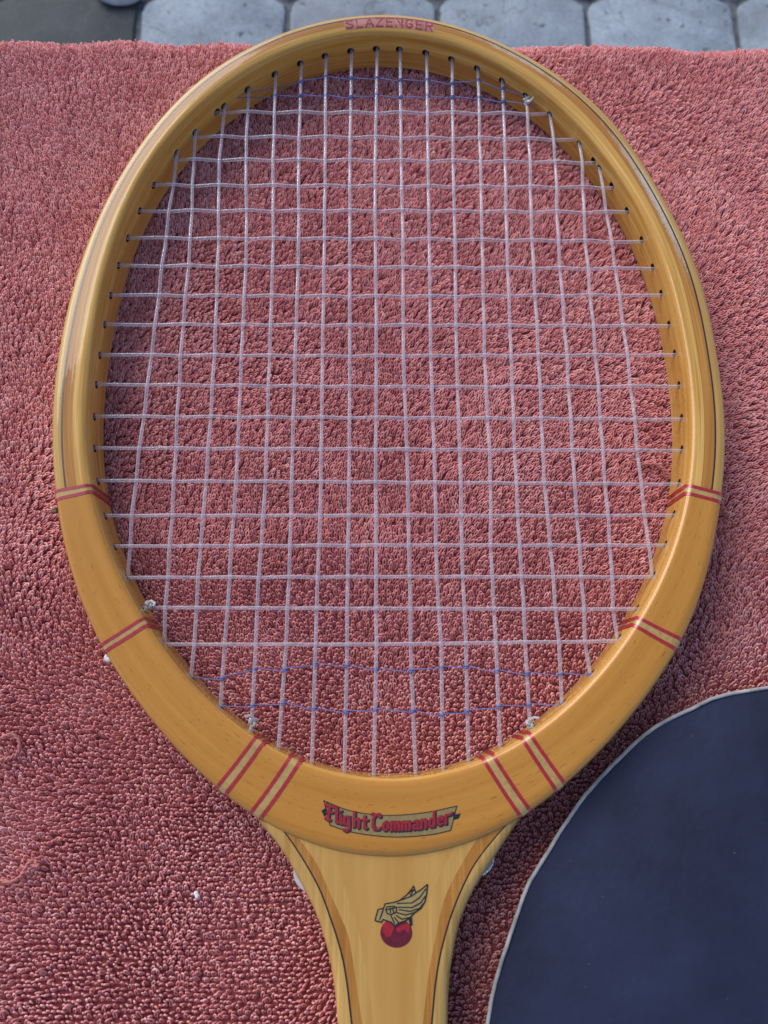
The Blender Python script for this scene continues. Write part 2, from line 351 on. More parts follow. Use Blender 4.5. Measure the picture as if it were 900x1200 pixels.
# a pale stone at the far edge of the view
bm = bmesh.new(); bmesh.ops.create_icosphere(bm, subdivisions=3, radius=1.)
for v in bm.verts:
    n_ = mathutils.noise.noise(v.co*1.3)*.16
    v.co = Vector((v.co.x*34, v.co.y*22, max(v.co.z, -.45)*14+6.3))*(1+n_)
sm_ = bpy.data.meshes.new('stone'); bm.to_mesh(sm_); bm.free(); sm_.transform(Matrix.Scale(S, 4))
sm_.polygons.foreach_set('use_smooth', [True]*len(sm_.polygons)); sm_.materials.append(plain('pale_stone', (.50, .50, .55, 1), .8, 0, .25, 60))
stone = bpy.data.objects.new('stone', sm_); col.objects.link(stone); stone.location = (STONE[0][0]*S, STONE[0][1]*S, (GROUND+1)*S)
tag(stone, 'pale rounded stone lying on the grey paving beyond the towel', 'stone')
dark.data = dark.data.copy(); dark.data.materials[0] = M_CONC2      # one paver in a much darker concrete colour
# ------------------------------------------------------------------ towel
rng = np.random.default_rng(5)
def edge_y(x): return EDGE[1][1] + 4.5 + (EDGE[2][1]-EDGE[0][1])/(EDGE[2][0]-EDGE[0][0])*x
BR_ = 11.0                                     # radius of the fold over the table edge
def vnoise(x, y, sc, seed):
    g = np.random.default_rng(seed).uniform(-1, 1, (64, 64))
    u, v = x/sc+200, y/sc+200
    i, j = np.floor(u).astype(int), np.floor(v).astype(int); fu, fv = u-i, v-j
    fu, fv = fu*fu*(3-2*fu), fv*fv*(3-2*fv)
    G = lambda a, b: g[a % 64, b % 64]
    return (G(i, j)*(1-fu)+G(i+1, j)*fu)*(1-fv)+(G(i, j+1)*(1-fu)+G(i+1, j+1)*fu)*fv
PILE = -3.4                                    # cloth level; loop tips reach about 0
def sheet(x, t):
    """point and bend angle of the towel at lateral x and length t measured along the cloth"""
    x = np.asarray(x, float); t = np.asarray(t, float)
    t0 = edge_y(x) - BR_ + 2 + 1.5*vnoise(x, x*0, 22, 9)
    a = np.clip((t-t0)/BR_, 0, math.pi/2)
    rest = np.maximum(t-t0-BR_*math.pi/2, 0)
    y = np.where(t < t0, t, t0+np.sin(a)*BR_)
    z = PILE + np.where(t < t0, 0, -(1-np.cos(a))*BR_) - rest
    und = .9*vnoise(x, t, 60, 1)+.5*vnoise(x, t, 24, 2)
    return x, y, z+und*(a < .1), a
xs = np.arange(-300, 301, 10.); ts = np.concatenate([np.arange(-260, 240, 10.), np.arange(240, 300, 3.), np.arange(300, 520, 20.)])
TX, TT = np.meshgrid(xs, ts)
bx, by, bz, _ = sheet(TX.ravel(), TT.ravel())
nx_ = len(xs); F = []
for j in range(len(ts)-1):
    for i in range(nx_-1): F.append((j*nx_+i, j*nx_+i+1, (j+1)*nx_+i+1, (j+1)*nx_+i))
towel = tag(link('towel', list(zip(bx, by, bz-.2)), F, M_CLOTH, smooth=60), 'dusty red terry towel spread flat under the wooden racket', 'towel')
# terry loops: a point per loop, an arch of yarn instanced on each
PX, PY = 1.50, 1.50
gx = np.arange(-270, 270, PX); gt = np.arange(-205, 345, PY)
X, T = np.meshgrid(gx, gt); X = X + (np.arange(len(gt))[:, None] % 2)*PX*.5
X = X.ravel(); T = T.ravel()
X = X + .55*vnoise(X, T, 14, 21) + rng.normal(0, .15, X.size); T = T + .55*vnoise(X, T, 14, 22) + rng.normal(0, .15, T.size)
wx, wy, wz, bend = sheet(X, T)
up_ = np.clip((T+15+25*np.clip(1-np.abs(X)/90, 0, 1))/115, 0, 1); up_ = up_*up_*(3-2*up_)
drift = .40 - 1.15*up_ + 1.0*np.clip((T-150)/80, 0, 1)*np.clip((-X-40)/80, 0, 1)
yaw = drift + .7*vnoise(X, T, 60, 31) + .45*vnoise(X, T, 17, 32) + rng.normal(0, .34, X.size)
lean = .58 + .40*up_ + .20*vnoise(X, T, 20, 33) + rng.normal(0, .15, X.size)
# R = Rx(-bend) . Rz(yaw) . Rx(-lean)
c, s = np.cos, np.sin
def rx(a):
    m = np.zeros((a.size, 3, 3)); m[:, 0, 0] = 1; m[:, 1, 1] = c(a); m[:, 1, 2] = -s(a); m[:, 2, 1] = s(a); m[:, 2, 2] = c(a); return m
def rz(a):
    m = np.zeros((a.size, 3, 3)); m[:, 2, 2] = 1; m[:, 0, 0] = c(a); m[:, 0, 1] = -s(a); m[:, 1, 0] = s(a); m[:, 1, 1] = c(a); return m
R = rx(-bend) @ rz(yaw) @ rx(-lean)
ey = -np.arcsin(np.clip(R[:, 2, 0], -1, 1)); ex = np.arctan2(R[:, 2, 1], R[:, 2, 2]); ez = np.arctan2(R[:, 1, 0], R[:, 0, 0])
tint = np.clip(.5 + .16*vnoise(X, T, 45, 41) + .15*vnoise(X, T, 9, 42) + rng.normal(0, .20, X.size), 0, 1)
scl = np.stack([1+rng.normal(0, .12, X.size), 1+rng.normal(0, .12, X.size), np.clip(1+.15*vnoise(X, T, 25, 51)+rng.normal(0, .12, X.size), .6, 1.5)], 1)
me = bpy.data.meshes.new('terry_pile'); me.vertices.add(X.size)
me.vertices.foreach_set('co', (np.stack([wx, wy, wz], 1)*S).astype(np.float32).ravel())
for nm, ty, key, val in (('rot', 'FLOAT_VECTOR', 'vector', np.stack([ex, ey, ez], 1)), ('scl', 'FLOAT_VECTOR', 'vector', scl), ('tint', 'FLOAT', 'value', tint)):
    a = me.attributes.new(nm, ty, 'POINT'); a.data.foreach_set(key, val.astype(np.float32).ravel())
pile = bpy.data.objects.new('terry_pile', me); col.objects.link(pile); pile.parent = towel; pile['kind'] = 'stuff'
ng = bpy.data.node_groups.new('terry_loops', 'GeometryNodeTree')
ng.interface.new_socket('Geometry', in_out='INPUT', socket_type='NodeSocketGeometry')
ng.interface.new_socket('Geometry', in_out='OUTPUT', socket_type='NodeSocketGeometry')
gi, go = ng.nodes.new('NodeGroupInput'), ng.nodes.new('NodeGroupOutput')
arc = ng.nodes.new('GeometryNodeCurveArc')
for k, v in (('Resolution', 10), ('Radius', .45*S), ('Start Angle', math.radians(-55)), ('Sweep Angle', math.radians(290))): arc.inputs[k].default_value = v
tr = ng.nodes.new('GeometryNodeTransform')
tr.inputs['Rotation'].default_value = (math.radians(90), 0, 0); tr.inputs['Scale'].default_value = (1, 2.9, 1); tr.inputs['Translation'].default_value = (0, 0, 1.30*S)
ci = ng.nodes.new('GeometryNodeCurvePrimitiveCircle'); ci.inputs['Resolution'].default_value = 6; ci.inputs['Radius'].default_value = .265*S
cm = ng.nodes.new('GeometryNodeCurveToMesh'); sm = ng.nodes.new('GeometryNodeSetMaterial'); sm.inputs['Material'].default_value = M_TERRY
ip = ng.nodes.new('GeometryNodeInstanceOnPoints')
nr = ng.nodes.new('GeometryNodeInputNamedAttribute'); nr.data_type = 'FLOAT_VECTOR'; nr.inputs['Name'].default_value = 'rot'
ns = ng.nodes.new('GeometryNodeInputNamedAttribute'); ns.data_type = 'FLOAT_VECTOR'; ns.inputs['Name'].default_value = 'scl'
L = ng.links.new
L(arc.outputs[0], tr.inputs[0]); L(tr.outputs[0], cm.inputs[0]); L(ci.outputs[0], cm.inputs[1]); L(cm.outputs[0], sm.inputs[0])
L(gi.outputs[0], ip.inputs['Points']); L(sm.outputs[0], ip.inputs['Instance'])
L(nr.outputs['Attribute'], ip.inputs['Rotation']); L(ns.outputs['Attribute'], ip.inputs['Scale']); L(ip.outputs[0], go.inputs[0])
me.materials.append(M_TERRY)
md = pile.modifiers.new('terry_loops', 'NODES'); md.node_group = ng
# pulled threads lying on the pile
for T_, z0 in ((THREAD_A, .6), (THREAD_B, .6), (THREAD_C, .8)):
    rr = random.Random(len(T_))
    pts = catmull([(x, y, z0+rr.uniform(-.6, .5)) for x, y in T_], 8)
    V, F = [], []
    for k in range(2):
        tube([(p[0]+.35*math.sin(i*.9+k*3.1), p[1]+.35*math.cos(i*.9+k*3.1), p[2]+.2*math.sin(i*.9+k*3.1+1.5)) for i, p in enumerate(pts)], .42, 6, V=V, F=F)
    link('pulled_thread', V, F, M_THREAD, towel, smooth=60)
V, F = tube(catmull([(LINT[0][0]-.4, LINT[0][1]+.6, .6), (LINT[0][0], LINT[0][1]+.3, 1.), (LINT[1][0], LINT[1][1], .9), (LINT[1][0]+.5, LINT[1][1]-.3, .5)], 4), [.2, .5, .7, .8, .75, .7, .8, .85, .8, .6, .5, .4, .2], 6)
tag(link('lint_speck', V, F, plain('white_lint', (.72, .70, .74, 1), .8), smooth=60), 'tiny white lint speck lying on the towel left of the racket throat', 'lint')

# ------------------------------------------------------------------ racket hoop
racket = tag(bpy.data.objects.new('tennis_racket', None), 'old wooden tennis racket with clear nylon strings and red banded shoulders', 'tennis racket')
racket.location = (HC[0]*S, HC[1]*S, 0); racket.empty_display_size = .05; col.objects.link(racket)
RINV = Matrix.Translation((-HC[0]*S, -HC[1]*S, 0))
def part(name, V, F, mats, parent=None, **kw):
    o = link(name, V, F, mats, parent or racket, **kw)
    if parent is None: o.data.transform(RINV)
    else: o.data.transform(RINV)
    return o
def four(co, th):
    r = co[0]
    for k in range(1, (len(co)-1)//2+1): r = r + co[2*k-1]*np.cos(k*th) + co[2*k]*np.sin(k*th)
    return r
NT = 400
TH = np.linspace(0, 2*math.pi, NT+1)[:-1]
_rc = four(CR, TH)
_px, _py = _rc*np.cos(TH), _rc*np.sin(TH)
ARC = np.concatenate([[0], np.cumsum(np.hypot(np.diff(np.append(_px, _px[0])), np.diff(np.append(_py, _py[0]))))])
def arclen(th):
    t = (th/(2*math.pi)) % 1*NT; i = int(t) % NT; return ARC[i]+(ARC[i+1]-ARC[i])*(t-int(t))
R_IN, R_OUT, D_OUT = 2.0, 2.7, 2.4
def ztop(x, W, th=0.):
    z = H_TOP
    d = math.atan2(math.sin(th-math.pi/2), math.cos(th-math.pi/2))
    ri = R_IN + 2.6*math.exp(-(d/.75)**2)          # the bow is rounded more towards its tip
    if x < ri: z = H_TOP-R_IN+R_IN*math.sqrt(max(1-((ri-x)/ri)**2, 0))
    y = W-x
    if y < R_OUT: z = H_TOP-D_OUT+D_OUT*math.sqrt(max(1-((R_OUT-y)/R_OUT)**2, 0))
    return z
def hoop(th, f, dz=0., inset=0.):
    """a point on the hoop's face at polar angle th, fraction f from the inner wall (0) to the outer edge (1)"""
    rc, ro = float(four(CR, th)), float(four(OU, th)); W = ro-rc
    # width measured square to the rim
    x = f*W
    return (HC[0]+(rc+x)*math.cos(th), HC[1]+(rc+x)*math.sin(th), ztop(x, W, th)+dz)
def wallpt(th, z, out=0.):
    rc = float(four(CR, th))+out
    return (HC[0]+rc*math.cos(th), HC[1]+rc*math.sin(th), z)
def wear_at(th, f):
    d = math.degrees(th)
    if not (-10 < d < 92): return 0.
    a = max(0, 1-abs(d-33)/26)**.6 if abs(d-33) < 26 else 0
    b_ = .82*max(0, 1-abs(d-68)/16)**.5 if abs(d-68) < 16 else 0
    return max(a, b_, .0)*math.exp(-((f-.60)/.20)**2)
def ply(name, f0, f1, mat, nx=6, dz=0., wear=False):
    V, F, UV, WE = [], [], [], []
    fs = [f0+(f1-f0)*k/(nx-1) for k in range(nx)]
    if f1 >= 1: fs = [f0+(1-f0)*math.sin(math.pi/2*k/(nx+3)) for k in range(nx+4)]
    m = len(fs)+2
    for i in range(NT+1):
        ii = i+NT*3//4; th = TH[ii % NT]; W = float(four(OU, th)-four(CR, th)); u = ARC[ii % NT]+(ARC[-1] if ii >= NT else 0)
        for f in fs:
            V.append(hoop(th, f, dz)); UV.append((u, f*W)); WE.append(wear_at(th, f))
        p = hoop(th, fs[-1]); q = hoop(th, fs[0])
        V.append((p[0], p[1], .3)); UV.append((u, f1*W+17)); V.append((q[0], q[1], .3)); UV.append((u, f0*W+30)); WE += [0, 0]
    for i in range(NT):
        for k in range(m):
            l = (k+1) % m; F.append((i*m+k, (i+1)*m+k, (i+1)*m+l, i*m+l))
    return part(name, V, F, mat, uv=UV, attrs={'wear': WE})
# strings first: where they meet the inner wall decides where the holes are bored
ZS = 9.0
main_xy = [catmull(m, 10) for m in MAINS]
def inside(p): return math.hypot(p[0]-HC[0], p[1]-HC[1]) - float(four(CR, math.atan2(p[1]-HC[1], p[0]-HC[0])))
def to_wall(p, d, extra=0.):
    d = np.array(d, float)/np.hypot(*d); p = np.array(p, float)
    lo, hi = -12., 25.
    for _ in range(40):
        mid = (lo+hi)/2
        if inside(p+d*mid) < 0: lo = mid
        else: hi = mid
    return p+d*(lo+extra)
mains = []
for P in main_xy:
    P = [np.array(p) for p in P]
    a = to_wall(P[0], P[0]-P[6]); b = to_wall(P[-1], P[-1]-P[-7])
    core = [p for p in P[1:-1] if inside(p) < -1.5]
    mains.append([a]+core+[b])
crosses = []
for P in CROSSES:
    Q = [np.array(p) for p in catmull(P, 40)]
    Q = [p for p in Q if inside(p) < -1.]
    a = to_wall(Q[0], Q[0]-Q[4]); b = to_wall(Q[-1], Q[-1]-Q[-5])
    crosses.append([a]+Q+[b])
ends = []
for P in mains+crosses:
    for q in (P[0], P[-1]):
        th = math.atan2(q[1]-HC[1], q[0]-HC[0]) % (2*math.pi)
        if all(abs(arclen(th)-e) > 3.6 for e in ends): ends.append(arclen(th))
Ltot = ARC[-1]
SEAM = 0.
for k in range(400):                      # put the wall's seam where no hole is
    SEAM = (Ltot*(k/400+.74)) % Ltot
    if min(min(abs(SEAM-e), Ltot-abs(SEAM-e)) for e in ends) > 3.4: break
def th_of(u):
    u = u % Ltot; i = int(np.searchsorted(ARC, u, side='right')-1); i = min(i, NT-1)
    return 2*math.pi*(i+(u-ARC[i])/(ARC[i+1]-ARC[i]))/NT
def inner_ply():
    V, F, UV, FM = [], [], [], []
    zt = H_TOP-R_IN
    n = 420
    rect = [Vector((Ltot*k/n, .3)) for k in range(n+1)] + [Vector((Ltot*(n-k)/n, zt)) for k in range(n+1)]
    polys = [list(range(len(rect)))]; pts = list(rect)
    hr = 1.45; HN = 12
    for e in ends:
        u = (e-SEAM) % Ltot; b = len(pts)
        pts += [Vector((u+.45+hr*math.cos(2*math.pi*k/HN), ZS+.45+hr*math.sin(2*math.pi*k/HN))) for k in range(HN)]
        polys.append(list(range(b, b+HN)))
    v2, _, f2, _, _, fo = mathutils.geometry.delaunay_2d_cdt(pts, [], polys, 0, 1e-5)
    for p in v2:
        th = th_of(p.x+SEAM); V.append(wallpt(th, p.y)); UV.append((p.x+SEAM, p.y*.8))
    for f, o in zip(f2, fo):
        if list(o) == [0]: F.append(tuple(f)[::-1]); FM.append(0)
    for e in ends:                          # the bores
        b = len(V)
        for dep in (0., 4.2):
            for k in range(HN):
                an = 2*math.pi*k/HN
                V.append(wallpt(th_of(e+.45+hr*math.cos(an)), ZS+.45+hr*math.sin(an), dep)); UV.append((e, dep))
        for k in range(HN):
            l = (k+1) % HN; F.append((b+k, b+l, b+HN+l, b+HN+k)); FM.append(1)
        F.append(tuple(b+HN+k for k in range(HN))); FM.append(1)
    # rounded shoulder, face and outer side of the ply
    fs = [0, .015, .045, .09, .14, .19, .25, .30, .36]; m = len(fs)+2; b = len(V)
    for i in range(NT+1):
        ii = i+NT*3//4; th = TH[ii % NT]; W = float(four(OU, th)-four(CR, th)); u = ARC[ii % NT]+(ARC[-1] if ii >= NT else 0)
        for f in fs:
            V.append(hoop(th, f)); UV.append((u, zt*.8+1+f*W))
        q = hoop(th, fs[-1]); V.append((q[0], q[1], .3)); UV.append((u, 40)); V.append(wallpt(th, .3)); UV.append((u, 52))
    for i in range(NT):
        for k in range(m-1):
            F.append((b+i*m+k, b+(i+1)*m+k, b+(i+1)*m+k+1, b+i*m+k+1)); FM.append(0)
    return part('inner_ply', V, F, [M_INNER, M_HOLE], uv=UV, fmat=FM)
inner_ply()
ply('middle_ply', .36, .645, M_MID)
ply('inlay_line', .645, .69, M_BLACK, 3, .05)
ply('outer_ply', .69, 1.0, M_ASH, 6)

# ------------------------------------------------------------------ veneer over the shoulders
rad = math.radians
def lerp(a, b, t): return a+(b-a)*t
s0, s1 = STRIPES[0], STRIPES[1]; e0, e1 = STRIPES[14], STRIPES[15]
va = (rad((s0[0]+s1[0])/2), rad((s0[1]+s1[1])/2)); vb = (rad((e0[0]+e1[0])/2), rad((e0[1]+e1[1])/2))
def veneer():
    V, F, UV = [], [], []
    fs = [.03, .035, .07, .12, .2, .35, .5, .65, .78, .88, .94, .97, .985, .995, 1.0]; n = 240; m = len(fs)
    for i in range(n+1):
        for k, f in enumerate(fs):
            th = lerp(lerp(va[0], va[1], f), lerp(vb[0], vb[1], f), i/n)
            W = float(four(OU, th)-four(CR, th))
            dz = .3 if 0 < k < m-1 else -.4
            if i in (0, n): dz = -.2
            x, y, z = hoop(th, f, dz)
            if k == m-1:
                th_ = th; x, y, z = HC[0]+(float(four(OU, th))+.12)*math.cos(th), HC[1]+(float(four(OU, th))+.12)*math.sin(th), H_TOP-D_OUT-2.5
            V.append((x, y, z)); UV.append((arclen(th), f*W))
    for i in range(n):
        for k in range(m-1): F.append((i*m+k, (i+1)*m+k, (i+1)*m+k+1, i*m+k+1))
    UVa = np.array(UV); j = np.where(np.diff(UVa[:, 0]) < -Ltot*.5)[0]
    if len(j): UVa[j[0]+1:, 0] += Ltot
    return part('shoulder_veneer', V, F, M_VEN, uv=UVa)
veneer()
def band(name, ci, co, half, mat, dz, wall=True, parent=None):
    V, F = [], []
    line = []
    if wall:
        for z in (1., 4., 8., 12., H_TOP-R_IN-.3): line.append(('w', z))
    for f in (.004, .015, .04, .08, .13, .2, .35, .5, .65, .78, .88, .94, .97, .985, .995, .9995): line.append(('t', f))
    for z in (13.5, 9., 4.): line.append(('o', z))
    for kind, q in line:
        f = q if kind == 't' else (0. if kind == 'w' else 1.)
        th = lerp(ci, co, f)
        # sideways step along the hoop
        r = float(four(CR, th)) if kind == 'w' else float(four(CR, th))*(1-f)+float(four(OU, th))*f
        # slant of the band across the face widens it a little
        for sgn in (-1, 1):
            t2 = th + sgn*half*(1.5 if kind == 'w' else 1)/r
            if kind == 'w':
                V.append(wallpt(t2, q, -.12-(dz-.36)*1.5))
            elif kind == 'o':
                ro = float(four(OU, t2))+.25; V.append((HC[0]+ro*math.cos(t2), HC[1]+ro*math.sin(t2), q))
            else:
                x, y, z = hoop(t2, f, dz)
                if f < .02: x -= math.cos(t2)*.12; y -= math.sin(t2)*.12
                if f > .96: x += math.cos(t2)*.2; y += math.sin(t2)*.2
                V.append((x, y, z))
    for k in range(len(line)-1): F.append((2*k, 2*k+1, 2*k+3, 2*k+2))
    return part(name, V, F, mat, parent, smooth=60)
for k in range(0, 16, 2):
    a, b = STRIPES[k], STRIPES[k+1]
    band('gold_band', rad((a[0]+b[0])/2), rad((a[1]+b[1])/2), 1.05, M_GOLD, .36)
    band('red_band', rad(a[0]), rad(a[1]), .56, M_RED, .42)
    band('red_band', rad(b[0]), rad(b[1]), .56, M_RED, .42)

# ------------------------------------------------------------------ throat and shaft
def curve_x(P):
    ys = np.array([p[1] for p in P])[::-1]; xv = np.array([p[0] for p in P])[::-1]
    def f(y):
        if y < ys[0]:
            return xv[0] + (xv[1]-xv[0])/(ys[1]-ys[0])*(y-ys[0])*max(.0, 1-(ys[0]-y)/90*.5)
        return float(np.interp(y, ys, xv))
    return f
def smoothed(P, n=6):
    return [tuple(p) for p in catmull(P, n)]
cx_ = [curve_x(smoothed(P)) for P in (EL, BL, PL, WL, WR, PR, BR, ER)]
YT, YB = -26.0, -150.0
rows_y = [YT+(YB-YT)*k/80 for k in range(81)]
HS = 17.0
def shaft_z(y, x):
    l, r = cx_[0](y), cx_[7](y)
    d = min(x-l, r-x); rr = 3.6
    z = HS
    if d < rr: z = HS-2.8+2.8*math.sqrt(max(0, 1-((rr-d)/rr)**2))
    # the veneer stands on the hoop, the shaft starts underneath it
    return z
def shaft_strip(name, ia, ib, mat, nx, da=0., db=0., dz=0.):
    V, F, UV = [], [], []
    first = True; rowsV = []
    for y in rows_y:
        a, b = (cx_[ia](y)+da, cx_[ib](y)+db)
        ip = hoop_inside_y(y)
        row = []
        for k in range(nx):
            t = k/(nx-1)
            if ia == 0: t = 1-math.cos(math.pi/2*t)
            if ib == 7: t = math.sin(math.pi/2*t)
            x = lerp(a, b, t); row.append((x, y, shaft_z(y, x)+dz))
        row.append((b, y, .3)); row.append((a, y, .3))
        for p in row: V.append(p); UV.append((-p[1], p[0]+ia*40 if p[2] > .31 else p[0]+ia*40+20))
        rowsV.append(len(row))
    m = nx+2
    for i in range(len(rows_y)-1):
        for k in range(m):
            l = (k+1) % m; F.append((i*m+k, i*m+l, (i+1)*m+l, (i+1)*m+k)[::-1])
    F.append(tuple(range(m))); F.append(tuple((len(rows_y)-1)*m+k for k in range(m))[::-1])
    return part(name, V, F, mat, uv=UV, attrs={'wear': [0.]*len(V)}, smooth=35)
def hoop_inside_y(y): return y
LW = .28
shaft_strip('shaft_ply', 0, 1, M_ASH, 9, 0, -LW)
shaft_strip('shaft_inlay', 1, 1, M_BLACK, 2, -LW, LW, -.02)
shaft_strip('shaft_ply', 1, 2, M_MID, 4, LW, 0)
shaft_strip('shaft_ply', 2, 3, M_PALE, 4)
shaft_strip('throat_wedge', 3, 4, M_WEDGE, 6)
shaft_strip('shaft_ply', 4, 5, M_PALE, 4)
shaft_strip('shaft_ply', 5, 6, M_MID, 4, 0, -LW)
shaft_strip('shaft_inlay', 6, 6, M_BLACK, 2, -LW, LW, -.02)
shaft_strip('shaft_ply', 6, 7, M_ASH, 9, LW, 0)

# ------------------------------------------------------------------ strings
def ymain(P, y):
    ys = [p[1] for p in P][::-1]; xv = [p[0] for p in P][::-1]; return float(np.interp(y, ys, xv))
def xcross(P, x):
    return float(np.interp(x, [p[0] for p in P], [p[1] for p in P]))
def cross_at(m, cr):
    y = cr[len(cr)//2][1]
    for _ in range(6):
        x = ymain(m, y); y = xcross(cr, x)
    ok = cr[0][0]+1 < x < cr[-1][0]-1 and m[-1][1]+1 < y < m[0][1]-1
    return (x, y) if ok else None
hits = {}
for i, m in enumerate(mains):
    for j, cr in enumerate(crosses):
        q = cross_at(m, cr)
        if q: hits[i, j] = q
AMP, RS = .44, .62
rs = random.Random(8)
def string_path(end_a, end_b, mids):
    """mids: (x, y, z) at each crossing; add the half-way points and run into the bores"""
    ctl = [end_a] + mids + [end_b]
    path = []
    for k in range(len(ctl)-1):
        a, b = np.array(ctl[k]), np.array(ctl[k+1])
        n = max(2, int(np.linalg.norm(b-a)/1.4))
        for q in range(n):
            t = q/n; s_ = (1-math.cos(math.pi*t))/2
            path.append((a[0]+(b[0]-a[0])*t, a[1]+(b[1]-a[1])*t, a[2]+(b[2]-a[2])*s_))
    path.append(tuple(ctl[-1])); return path
def extend(p, q, d):
    v = np.array(p[:2])-np.array(q[:2]); v = v/np.hypot(*v)*d; return (p[0]+v[0], p[1]+v[1], ZS)
for i, m in enumerate(mains):
    mids = [(hits[i, j][0]+rs.uniform(-.06, .06), hits[i, j][1], ZS+AMP*(-1)**(i+j)) for j in range(len(crosses)) if (i, j) in hits]
    # keep the traced bends between wall and first crossing
    path = string_path(extend(m[0], mids[0], 3.5), extend(m[-1], mids[-1], 3.5), mids)
    V, F = tube(path, RS, 8); part('main_string', V, F, M_STR, smooth=80)
for j, cr in enumerate(crosses):
    mids = [(hits[i, j][0], hits[i, j][1]+rs.uniform(-.06, .06), ZS-AMP*(-1)**(i+j)) for i in range(len(mains)) if (i, j) in hits]
    path = string_path(extend(cr[0], mids[0], 3.5), extend(cr[-1], mids[-1], 3.5), mids)
    V, F = tube(path, RS, 8); part('cross_string', V, F, M_STR, smooth=80)
# blue trebling threads, wound once round each main string
for T_ in TREBLE:
    V, F = [], []
    pts = [np.array(p) for p in T_]
    wraps = [min(range(18), key=lambda i: abs(ymain(mains[i], p[1])-p[0])) for p in pts]
    path = []; rad_ = []
    a = to_wall(pts[0], pts[0]-pts[1], 1.); b = to_wall(pts[-1], pts[-1]-pts[-2], 1.)
    path.append((a[0], a[1], ZS)); rad_.append(.17)
    for p, w in zip(pts, wraps):
        x = ymain(mains[w], p[1]); r = RS+.17
        for q in range(25):
            an = math.pi - q*2*math.pi*2/24
            path.append((x+r*math.cos(an), p[1]-.5+1.0*q/24, ZS+r*math.sin(an))); rad_.append(.24 if 0 < q < 24 else .17)
    path.append((b[0], b[1], ZS)); rad_.append(.17)
    tube(path, rad_, 6, V=V, F=F)
    part('trebling_thread', V, F, M_BLUE, smooth=80)
# knots where the string is tied off
for k, (x, y) in enumerate(KNOTS):
    V, F = [], []
    P = []
    for q in range(40):
        t = 2*math.pi*q/40
        P.append((x+(math.sin(t)+2*math.sin(2*t))*.42, y+(math.cos(t)-2*math.cos(2*t))*.42, ZS+.8-math.sin(3*t)*.8))
    tube(P, .48, 7, True, V, F)
    d = np.array(HC)-np.array((x, y)); d = d/np.hypot(*d)
    side = np.array((-d[1], d[0]))*(1 if k % 2 else -1)
    tube([(x, y, ZS+.5), (x+d[0]*1.2, y+d[1]*1.2, ZS+1.6), (x+d[0]*1.5+side[0]*1.6, y+d[1]*1.5+side[1]*1.6, ZS+2.8), (x+side[0]*2.6, y+side[1]*2.6+.8, ZS+3.0)], .45, 7, V=V, F=F)
    q = to_wall((x, y), -d, 1.)
    tube([(x, y, ZS), (q[0], q[1], ZS)], RS, 7, V=V, F=F)
    part('string_knot', V, F, M_KNOT, smooth=80)
for k, (x, y) in enumerate(SIDE_KNOTS):     # loops of string bulging out of the frame's outer groove
    V, F = [], []
    d = np.array((x, y))-np.array(HC); d = d/np.hypot(*d); t = np.array((-d[1], d[0]))
    if k < 2: d = np.array((-.9 if k == 0 else .9, -.3)); t = np.array((.35 if k == 0 else -.35, -.93))
    ln = (3.2, 2.8, .9, 1.2)[k]
    pts = [np.array((x, y))+t*ln*u+d*(1.3*(1-u*u)-2.3) for u in (-1.3, -.9, -.5, 0, .5, .9, 1.3)]
    tube(catmull([(p[0], p[1], 8+.5*u) for u, p in enumerate(pts)], 4), .95 if k != 2 else .7, 7, V=V, F=F)
    part('string_loop', V, F, M_KNOT if k != 2 else M_HOLE, smooth=80)

# ------------------------------------------------------------------ printing
def hull(P):
    P = sorted(set((round(x, 5), round(y, 5)) for x, y in P)); lo, up = [], []
    for Q, pts in ((lo, P), (up, P[::-1])):
        for p in pts:
            while len(Q) > 1 and (Q[-1][0]-Q[-2][0])*(p[1]-Q[-2][1])-(Q[-1][1]-Q[-2][1])*(p[0]-Q[-2][0]) <= 0: Q.pop()
            Q.append(p)
    return lo[:-1]+up[:-1]
def nib(rx_, ry_, ang=0., n=10):
    ca, sa = math.cos(ang), math.sin(ang)
    return [(rx_*math.cos(t)*ca-ry_*math.sin(t)*sa, rx_*math.cos(t)*sa+ry_*math.sin(t)*ca) for t in [2*math.pi*k/n for k in range(n)]]
def ink(strokes, nb):
    """polygons covered by a pen nib drawn along the strokes"""
    out = []
    for st in strokes:
        if len(st) == 1: st = st*2
        for a, b in zip(st[:-1], st[1:]):
            out.append(hull([(a[0]+x, a[1]+y) for x, y in nb]+[(b[0]+x, b[1]+y) for x, y in nb]))
    return out
def print_flat(name, polys, mapper, mat, parent, tri_max=None):
    pts, fs = [], []
    for p in polys:
        ar = sum(p[i-1][0]*p[i][1]-p[i][0]*p[i-1][1] for i in range(len(p)))
        p = p if ar > 0 else p[::-1]
        b = len(pts); pts += [Vector(q) for q in p]; fs.append(list(range(b, b+len(p))))
    v2, _, f2, _, _, fo = mathutils.geometry.delaunay_2d_cdt(pts, [], fs, 0, 1e-5)
    F = [tuple(f) for f, o in zip(f2, fo) if len(o)]
    V = [mapper(p.x, p.y) for p in v2]
    F2 = []
    for f in F:
        a, b, c_ = (Vector(V[i]) for i in f[:3])
        F2.append(f if (b-a).cross(c_-a).z > 0 else f[::-1])
    return part(name, V, F2, mat, parent, smooth=0)
def arcpath(P, n=8): return [tuple(p) for p in catmull(P, n)]

